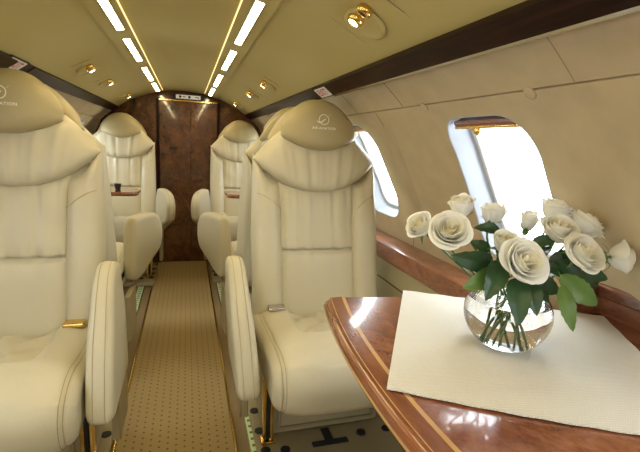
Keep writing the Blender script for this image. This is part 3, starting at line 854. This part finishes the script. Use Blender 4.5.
top = MB(); top.add([tmap()(a, b_, .7102) for a, b_ in table_outline(.0115)], [tuple(range(len(table_outline(.0115))))]); top.build('table_top', M['table'], tb, smooth=False)
ribbon(.0120, .0395, 'edge_band', 'rim'); ribbon(.0395, .0470, 'broad_inlay', 'inlay'); 
P_ = [[tmap()(.251+i+((lerp(.878, .07, k/50)-.475)/.414)**2*.048, lerp(.878, .07, k/50), .7106) for k in range(51)] for i in (.0135, .0152)]
MB().grid(P_).build('fine_inlay', M['inlay'], tb)
ln = MB().grid([[tmap()(a, b_, z) for a, b_ in table_outline(i)] for i, z in ((-.0022, .6925), (-.0034, .6945), (-.0034, .6965), (-.0022, .6985))], closed_u=True); ln.build('edge_inlay', M['inlay'], tb)
MB().box((.04, -.33, .640), (.29, .28, .680), .004).build('table_support', M['beige'], tb, smooth=False)

# placemat (cloth lying on the table)
c1 = Vector((.499, .889)); c2 = Vector((.270, .503)); c4 = Vector((.867, .664))
c3 = c2 + (c4-c1)*1.0
def mat_pt(u, v):
    # bilinear with slight sag of the near edge
    p = c1.lerp(c4, u).lerp(c2.lerp(c3, u), v)
    p = p + Vector((0, -.010*math.sin(u*PI)*v))
    return p
c3 = Vector((.638, .290))
mt = MB(); N = 46
def mz(u, v):
    p = mat_pt(u, v)
    w = .0016*math.sin(u*9+v*4)*math.sin(v*7+1)+.0012*math.sin(u*17-v*5)
    e = min(u, 1-u, v, 1-v); hem = .0008*(1 if e < .035 else 0)
    fall = 0
    x = p.x
    return .7122+max(0, w)*sstep(0, .12, e) + hem + .001*sstep(.1, 0, e)*math.sin(u*23+v*19)**2
topg = [[Vector((*mat_pt(u/N, v/N), mz(u/N, v/N)+.0014)) for u in range(N+1)] for v in range(N+1)]
botg = [[Vector((p.x, p.y, p.z-.0022)) for p in r] for r in topg]
mt.grid(topg); mt.grid(botg)
for e0, e1 in ((topg[0], botg[0]), (topg[-1], botg[-1]), ([r[0] for r in topg], [r[0] for r in botg]), ([r[-1] for r in topg], [r[-1] for r in botg])): mt.grid([e0, e1])
pm = mt.build('placemat', M['cloth']); tag(pm, 'cream woven cloth placemat spread under the glass vase', 'placemat')

# ------------------------------------------------------------------ vase
VX, VY, VZ = .541, .590, .7165
vs_ = empty('glass_vase', (VX, VY, VZ)); tag(vs_, 'round clear glass bowl vase half full of water holding white roses', 'vase')
oprof = [(.001, 0), (.030, .0), (.040, .002), (.055, .014), (.068, .034), (.0735, .055), (.072, .074), (.064, .091), (.0585, .099), (.0578, .103), (.059, .106)]
iprof = [(.057, .106), (.0555, .102), (.0562, .098), (.0615, .090), (.0695, .073), (.071, .055), (.0655, .035), (.052, .017), (.036, .007), (.001, .005)]
def smooth_prof(pr, n=4):
    out = []
    for i in range(len(pr)-1):
        p0 = pr[max(i-1, 0)]; p1 = pr[i]; p2 = pr[i+1]; p3 = pr[min(i+2, len(pr)-1)]
        for j in range(n):
            t = j/n; out.append(tuple(.5*((2*p1[k]) + (-p0[k]+p2[k])*t + (2*p0[k]-5*p1[k]+4*p2[k]-p3[k])*t*t + (-p0[k]+3*p1[k]-3*p2[k]+p3[k])*t**3) for k in (0, 1)))
    out.append(pr[-1]); return out
MB().lathe(smooth_prof(oprof)+smooth_prof(iprof), (0, 0, 0), 56, cap0=True, cap1=True).build('bowl', M['glass'], vs_)
wp = [(.001, .0042), (.0366, .0062), (.0529, .0165), (.0664, .0348), (.0719, .055), (.0704, .0733), (.0663, .083)]
MB().lathe(smooth_prof(wp)+[(.0655, .0832), (.060, .0826), (.001, .0826)], (0, 0, 0), 56, cap0=True, cap1=True).build('water', M['water'], vs_)

# ------------------------------------------------------------------ roses
def petal_grid(mb, R, Hh, phi0, wA, z0, curl, cup, rnd, rot, org, lean=0, tip=0):
    ns, nt_ = 10, 12; rows = []
    for i in range(ns+1):
        s0 = i/ns; row = []
        for j in range(nt_+1):
            t = -1+2*j/nt_
            s_ = s0*(1-.30*abs(t)**2.6 + .03*math.sin(t*3+rnd*12))
            wid = wA*(.25+.75*math.sin(min(1, s0*1.5)*PI/2))
            ph = phi0 + t*wid
            rho = R*(math.sin(min(1, s_*cup)*PI/2)**.62)*(1-.05*t*t) + curl*max(0, s_-.5)**2*2.6
            z = z0 + Hh*s_ - curl*max(0, s_-.72)**2*7.5
            rho += .0010*math.sin(t*4+rnd*20)*s_ + R*.11*max(0, t)*s_
            row.append(org + rot @ Vector((rho*math.cos(ph), rho*math.sin(ph), z)))
        rows.append(row)
    mb.grid(rows)
def rose(hx, hy, hz, dirv, size, opened, lab, foot, leaves=(), seed=0):
    """head centre, facing direction, radius, 0 bud..1 open, foot = stem end in the vase"""
    rnd = random.Random(seed)
    d = Vector(dirv).normalized(); head = Vector((hx, hy, hz)); foot = Vector(foot)
    e = empty('white_rose', foot); tag(e, lab, 'rose', 'white roses in the vase')
    size *= 1.12
    rot = Vector((0, 0, 1)).rotation_difference(d).to_matrix(); H = size*lerp(2.1, 1.45, opened)
    org = head - d*H*.52 - foot
    core = MB(); out = MB()
    # tight spiral heart
    nheart = 6
    for k in range(nheart):
        R = size*(.11+.075*k); petal_grid(core, R, H*(.97-.012*k), k*2.4, 1.3, 0, size*.04*k*opened, 1.7, rnd.random(), rot, org)
    lay = [(3, .60, .96, .12), (4, .76, .92, .24), (5, .90, .84, .36)] if opened > .5 else ([(4, .58, .98, .05), (4, .70, .94, .12), (4, .82, .86, .28)] if opened > .25 else [(3, .48, 1.0, .02), (3, .58, .97, .05), (3, .68, .88, .22)])
    if opened > .85: lay.append((4, 1.0, .72, .46))
    for (n, rr, hh, cl) in lay:
        off = rnd.random()*6
        for k in range(n):
            petal_grid(out, size*rr*(1+rnd.uniform(-.07, .07)), H*hh*(1+rnd.uniform(-.08, .05)), off+k*2*PI/n+rnd.uniform(-.2, .2), 2*PI/n*rnd.uniform(.72, .92), -.06*H*rnd.random(), size*cl*(1+rnd.uniform(-.3, .4)), 1.45 - .3*opened, rnd.random(), rot, org)
    b1 = core.build('inner_petals', M['petal_core'], e); b2 = out.build('petals', M['petal'], e)
    for o in (b1, b2):
        so = o.modifiers.new('thick', 'SOLIDIFY'); so.thickness = .0007; so.offset = 0
        su = o.modifiers.new('sub', 'SUBSURF'); su.levels = 1; su.render_levels = 1
    # calyx and sepals
    cal = MB(); q = rot
    cal.lathe([(.0015, -.010), (.005, -.007), (.0062, -.002), (.005, .003)], (0, 0, 0), 12)
    for p in cal.v: p[:] = org + q @ p
    sp = MB()
    for k in range(5):
        ph = k*2*PI/5+rnd.random()*.5; rows = []
        for i in range(7):
            s_ = i/6; r_ = .005+.020*s_*(1 if opened > .4 else .75); z = .002+(.014*s_-.020*s_*s_*(1.1 if opened > .4 else .2)); w = .0048*(1-s_)**.7
            rows.append([org + q @ Vector((r_*math.cos(ph)-w*t*math.sin(ph), r_*math.sin(ph)+w*t*math.cos(ph), z-.001*t*t)) for t in (-1, 0, 1)])
        sp.grid(rows)
    cal.add(sp.v, sp.f); cal.build('calyx', M['leaf_light'], e)
    # stem: cubic from the calyx back along -d to the foot
    p0 = org - d*.009; p3 = Vector((0, 0, 0)); p1 = p0 - d*.045; p2 = p3 + Vector((0, 0, .045)) + (p0-p3)*.15
    pts = []
    for i in range(17):
        t = i/16; pts.append(p0*(1-t)**3+p1*3*t*(1-t)**2+p2*3*t*t*(1-t)+p3*t**3)
    MB().tube(pts, [lerp(.0021, .0017, i/16) for i in range(17)], 8).build('stem', M['stem'], e)
    for (ba, tgt, sz, mt_) in leaves:
        sz *= .88; base = Vector(ba)-foot; tg = Vector(tgt)-foot
        i = min(range(17), key=lambda q: (pts[q]-base).length)
        leaf(pts[i], base, tg, sz, M[mt_], e, rnd)
    return e
def leaf(stem, base, tip, wd, mat, parent, rnd):
    mb = MB(); ax = tip-base; L = ax.length; ax.normalize()
    if (base-stem).length > .002: mb.tube([stem, stem.lerp(base, .5)+Vector((0, 0, .002)), base], .0009, 5)
    view = Vector((.5, .6, -.25)).normalized()
    side = ax.cross(view + Vector((rnd.uniform(-.5, .5), rnd.uniform(-.5, .5), rnd.uniform(-.4, .4)))).normalized(); nr = side.cross(ax)
    if nr.dot(Vector((0, -.4, 1))) < 0: nr = -nr
    rows = []; n = 14
    for i in range(n+1):
        s2 = i/n
        w = wd*(math.sin(PI*s2**.8)**.75 if 0 < s2 < 1 else 0) + .0005
        c = base + ax*L*s2 + nr*(L*.13*math.sin(PI*s2)) + Vector((0, 0, -L*.06*s2*s2))
        rg = []
        for t in (-1, -.7, -.35, 0, .35, .7, 1):
            ser = 1+.05*((i % 2)*2-1)*(abs(t) > .9)
            rg.append(c + side*w*t*ser + nr*(abs(t)**1.2*w*.25 - .0008*(t == 0) + .0008*math.sin(s2*22)*abs(t)))
        rows.append(rg)
    mb.grid(rows); return mb.build('leaf', mat, parent)
F = lambda a, r=.030, z=.012: (VX+r*math.cos(a), VY+r*math.sin(a), VZ+z)
D, Lt = 'leaf', 'leaf_light'
#       centre                 facing               radius open
rose(.463, .646, .957, (-.30, -.10, 1), .0200, .3, 'white rosebud standing highest at the left of the bouquet', F(5.6), (((.513, .619, .846), (.463, .647, .858), .016, D), ((.51, .616, .883), (.476, .630, .899), .011, D)), 1)
rose(.536, .652, .944, (.10, -.15, 1), .0210, .4, 'half open white rose upright at the back, right of the highest bud', F(4.9), (((.534, .626, .914), (.483, .633, .923), .012, D),), 2)
rose(.424, .618, .921, (-.30, -.72, .60), .0265, .95, 'large open white rose at the lower left of the bouquet', F(.1), (((.5, .595, .868), (.421, .602, .885), .020, D), ((.505, .590, .846), (.427, .570, .838), .020, Lt)), 3)
rose(.398, .672, .918, (-.7, -.3, .6), .0215, .7, 'white rose partly hidden behind the large left rose', F(.6), (), 4)
rose(.608, .640, .931, (.0, -.25, 1), .0175, .2, 'small white bud standing in the middle before the window', F(4.5), (((.578, .598, .896), (.621, .587, .910), .012, D),), 5)
rose(.668, .640, .952, (.15, -.3, 1), .0245, .6, 'topmost white rose in the right part of the bouquet', F(3.8), (((.616, .590, .865), (.670, .566, .881), .018, D),), 6)
rose(.630, .592, .924, (-.15, -.50, .9), .0260, .65, 'white rose below the topmost right one, touching the centre-right rose', F(3.2), (((.577, .591, .861), (.623, .594, .894), .015, D),), 7)
rose(.703, .602, .932, (.50, -.25, .8), .0265, .88, 'ruffled white rose at the upper right, between the topmost and the rightmost', F(3.5), (((.613, .571, .871), (.701, .556, .834), .021, D),), 8)
rose(.636, .538, .895, (.02, -.75, .62), .0268, .93, 'round open white rose facing out, right of the bouquet centre', F(2.6), (((.611, .557, .852), (.663, .522, .811), .021, Lt), ((.598, .538, .841), (.599, .504, .777), .014, Lt), ((.603, .582, .857), (.682, .555, .847), .020, D)), 9)
rose(.518, .541, .884, (-.10, -.84, .50), .0285, 1.0, 'biggest open white rose, front and centre above the vase rim', F(1.6), (((.516, .555, .851), (.496, .512, .792), .021, D), ((.536, .548, .846), (.530, .514, .804), .016, D), ((.571, .558, .848), (.562, .523, .819), .013, D), ((.506, .583, .871), (.456, .547, .823), .021, D)), 10)
rose(.516, .590, .903, (-.25, -.55, .85), .0200, .45, 'small half open white rose just left above the biggest one', F(.9), (((.526, .585, .859), (.515, .606, .895), .015, D), ((.56, .593, .843), (.628, .567, .82), .020, D)), 11)
rose(.735, .550, .881, (.80, -.55, .15), .0245, .85, 'rightmost white rose, drooping outward beside the others', F(3.0), (((.640, .575, .860), (.700, .540, .850), .017, D),), 12)
# ------------------------------------------------------------------ far folding tables and cup
def side_table(s, xt, xw, y0, y1, lab):
    e = empty('folding_table', ((xt+xw)/2, (y0+y1)/2, 0)); tag(e, lab, 'table', 'side tables between the facing seats')
    cx_, cy_ = e.location.x, e.location.y; r = .06
    o = []
    hx = abs(xw-xt)/2; hy = (y1-y0)/2
    for cxs, cys, st in ((1, 1, 0), (-1, 1, 90), (-1, -1, 180), (1, -1, 270)):
        for k in range(9):
            t = math.radians(st+90*k/8); q = .005 if cxs == s else r
            o.append((cxs*(hx-q)+q*math.cos(t), cys*(hy-q)+q*math.sin(t)))
    g = MB(); g.grid([[Vector((a*q, b_*q, z)) for a, b_ in o] for q, z in ((.95, .694), (.985, .695), (1, .700), (1, .712), (.985, .717), (.95, .718))], closed_u=True, cap0=True); g.build('table_rim', M['rim'], e)
    g = MB(); g.add([Vector((a*.95, b_*.95, .718)) for a, b_ in o], [tuple(range(len(o)))]); g.build('table_top', M['table'], e, smooth=False)
    sx0, sx1 = sorted((s*(hx-.10), s*(hx-.001)))
    MB().box((sx0, -.08, .64), (sx1, .08, .694), .004).build('bracket', M['beige'], e, smooth=False)
side_table(-1, -.280, -.762, 2.74, 2.98, 'small burl folding table before the far left seat, black cup on it')
side_table(1, .235, .722, 2.70, 2.96, 'small burl folding table before the far right seat')
cp = empty('cup', (-.405, 2.86, .718)); tag(cp, 'small black cup standing on the far left folding table', 'cup')
MB().lathe([(.001, .002), (.013, .002), (.014, .0), (.015, .003), (.020, .036), (.021, .038), (.019, .036), (.014, .008), (.001, .006)], (0, 0, 0), 24).build('cup_body', M['black'], cp)
MB().lathe([(.0182, .030), (.001, .030)], (0, 0, 0), 20, cap1=True).build('drink', M['mahog'], cp)

# ------------------------------------------------------------------ light
w = bpy.data.worlds.new('sky'); bpy.context.scene.world = w; w.use_nodes = True
bg = w.node_tree.nodes['Background']; bg.inputs[0].default_value = (.88, .94, 1, 1); bg.inputs[1].default_value = 6.0

sc = bpy.context.scene
sc.view_settings.view_transform = 'Standard'; sc.view_settings.look = 'None'; sc.view_settings.gamma = 1; sc.view_settings.use_curve_mapping = False
sc.view_settings.exposure = 1.08
sc.cycles.use_denoising = True
sc.cycles.max_bounces = 16; sc.cycles.diffuse_bounces = 8; sc.cycles.transmission_bounces = 14; sc.cycles.transparent_max_bounces = 16
sc.cycles.caustics_refractive = True
sc.cycles.sample_clamp_indirect = 8
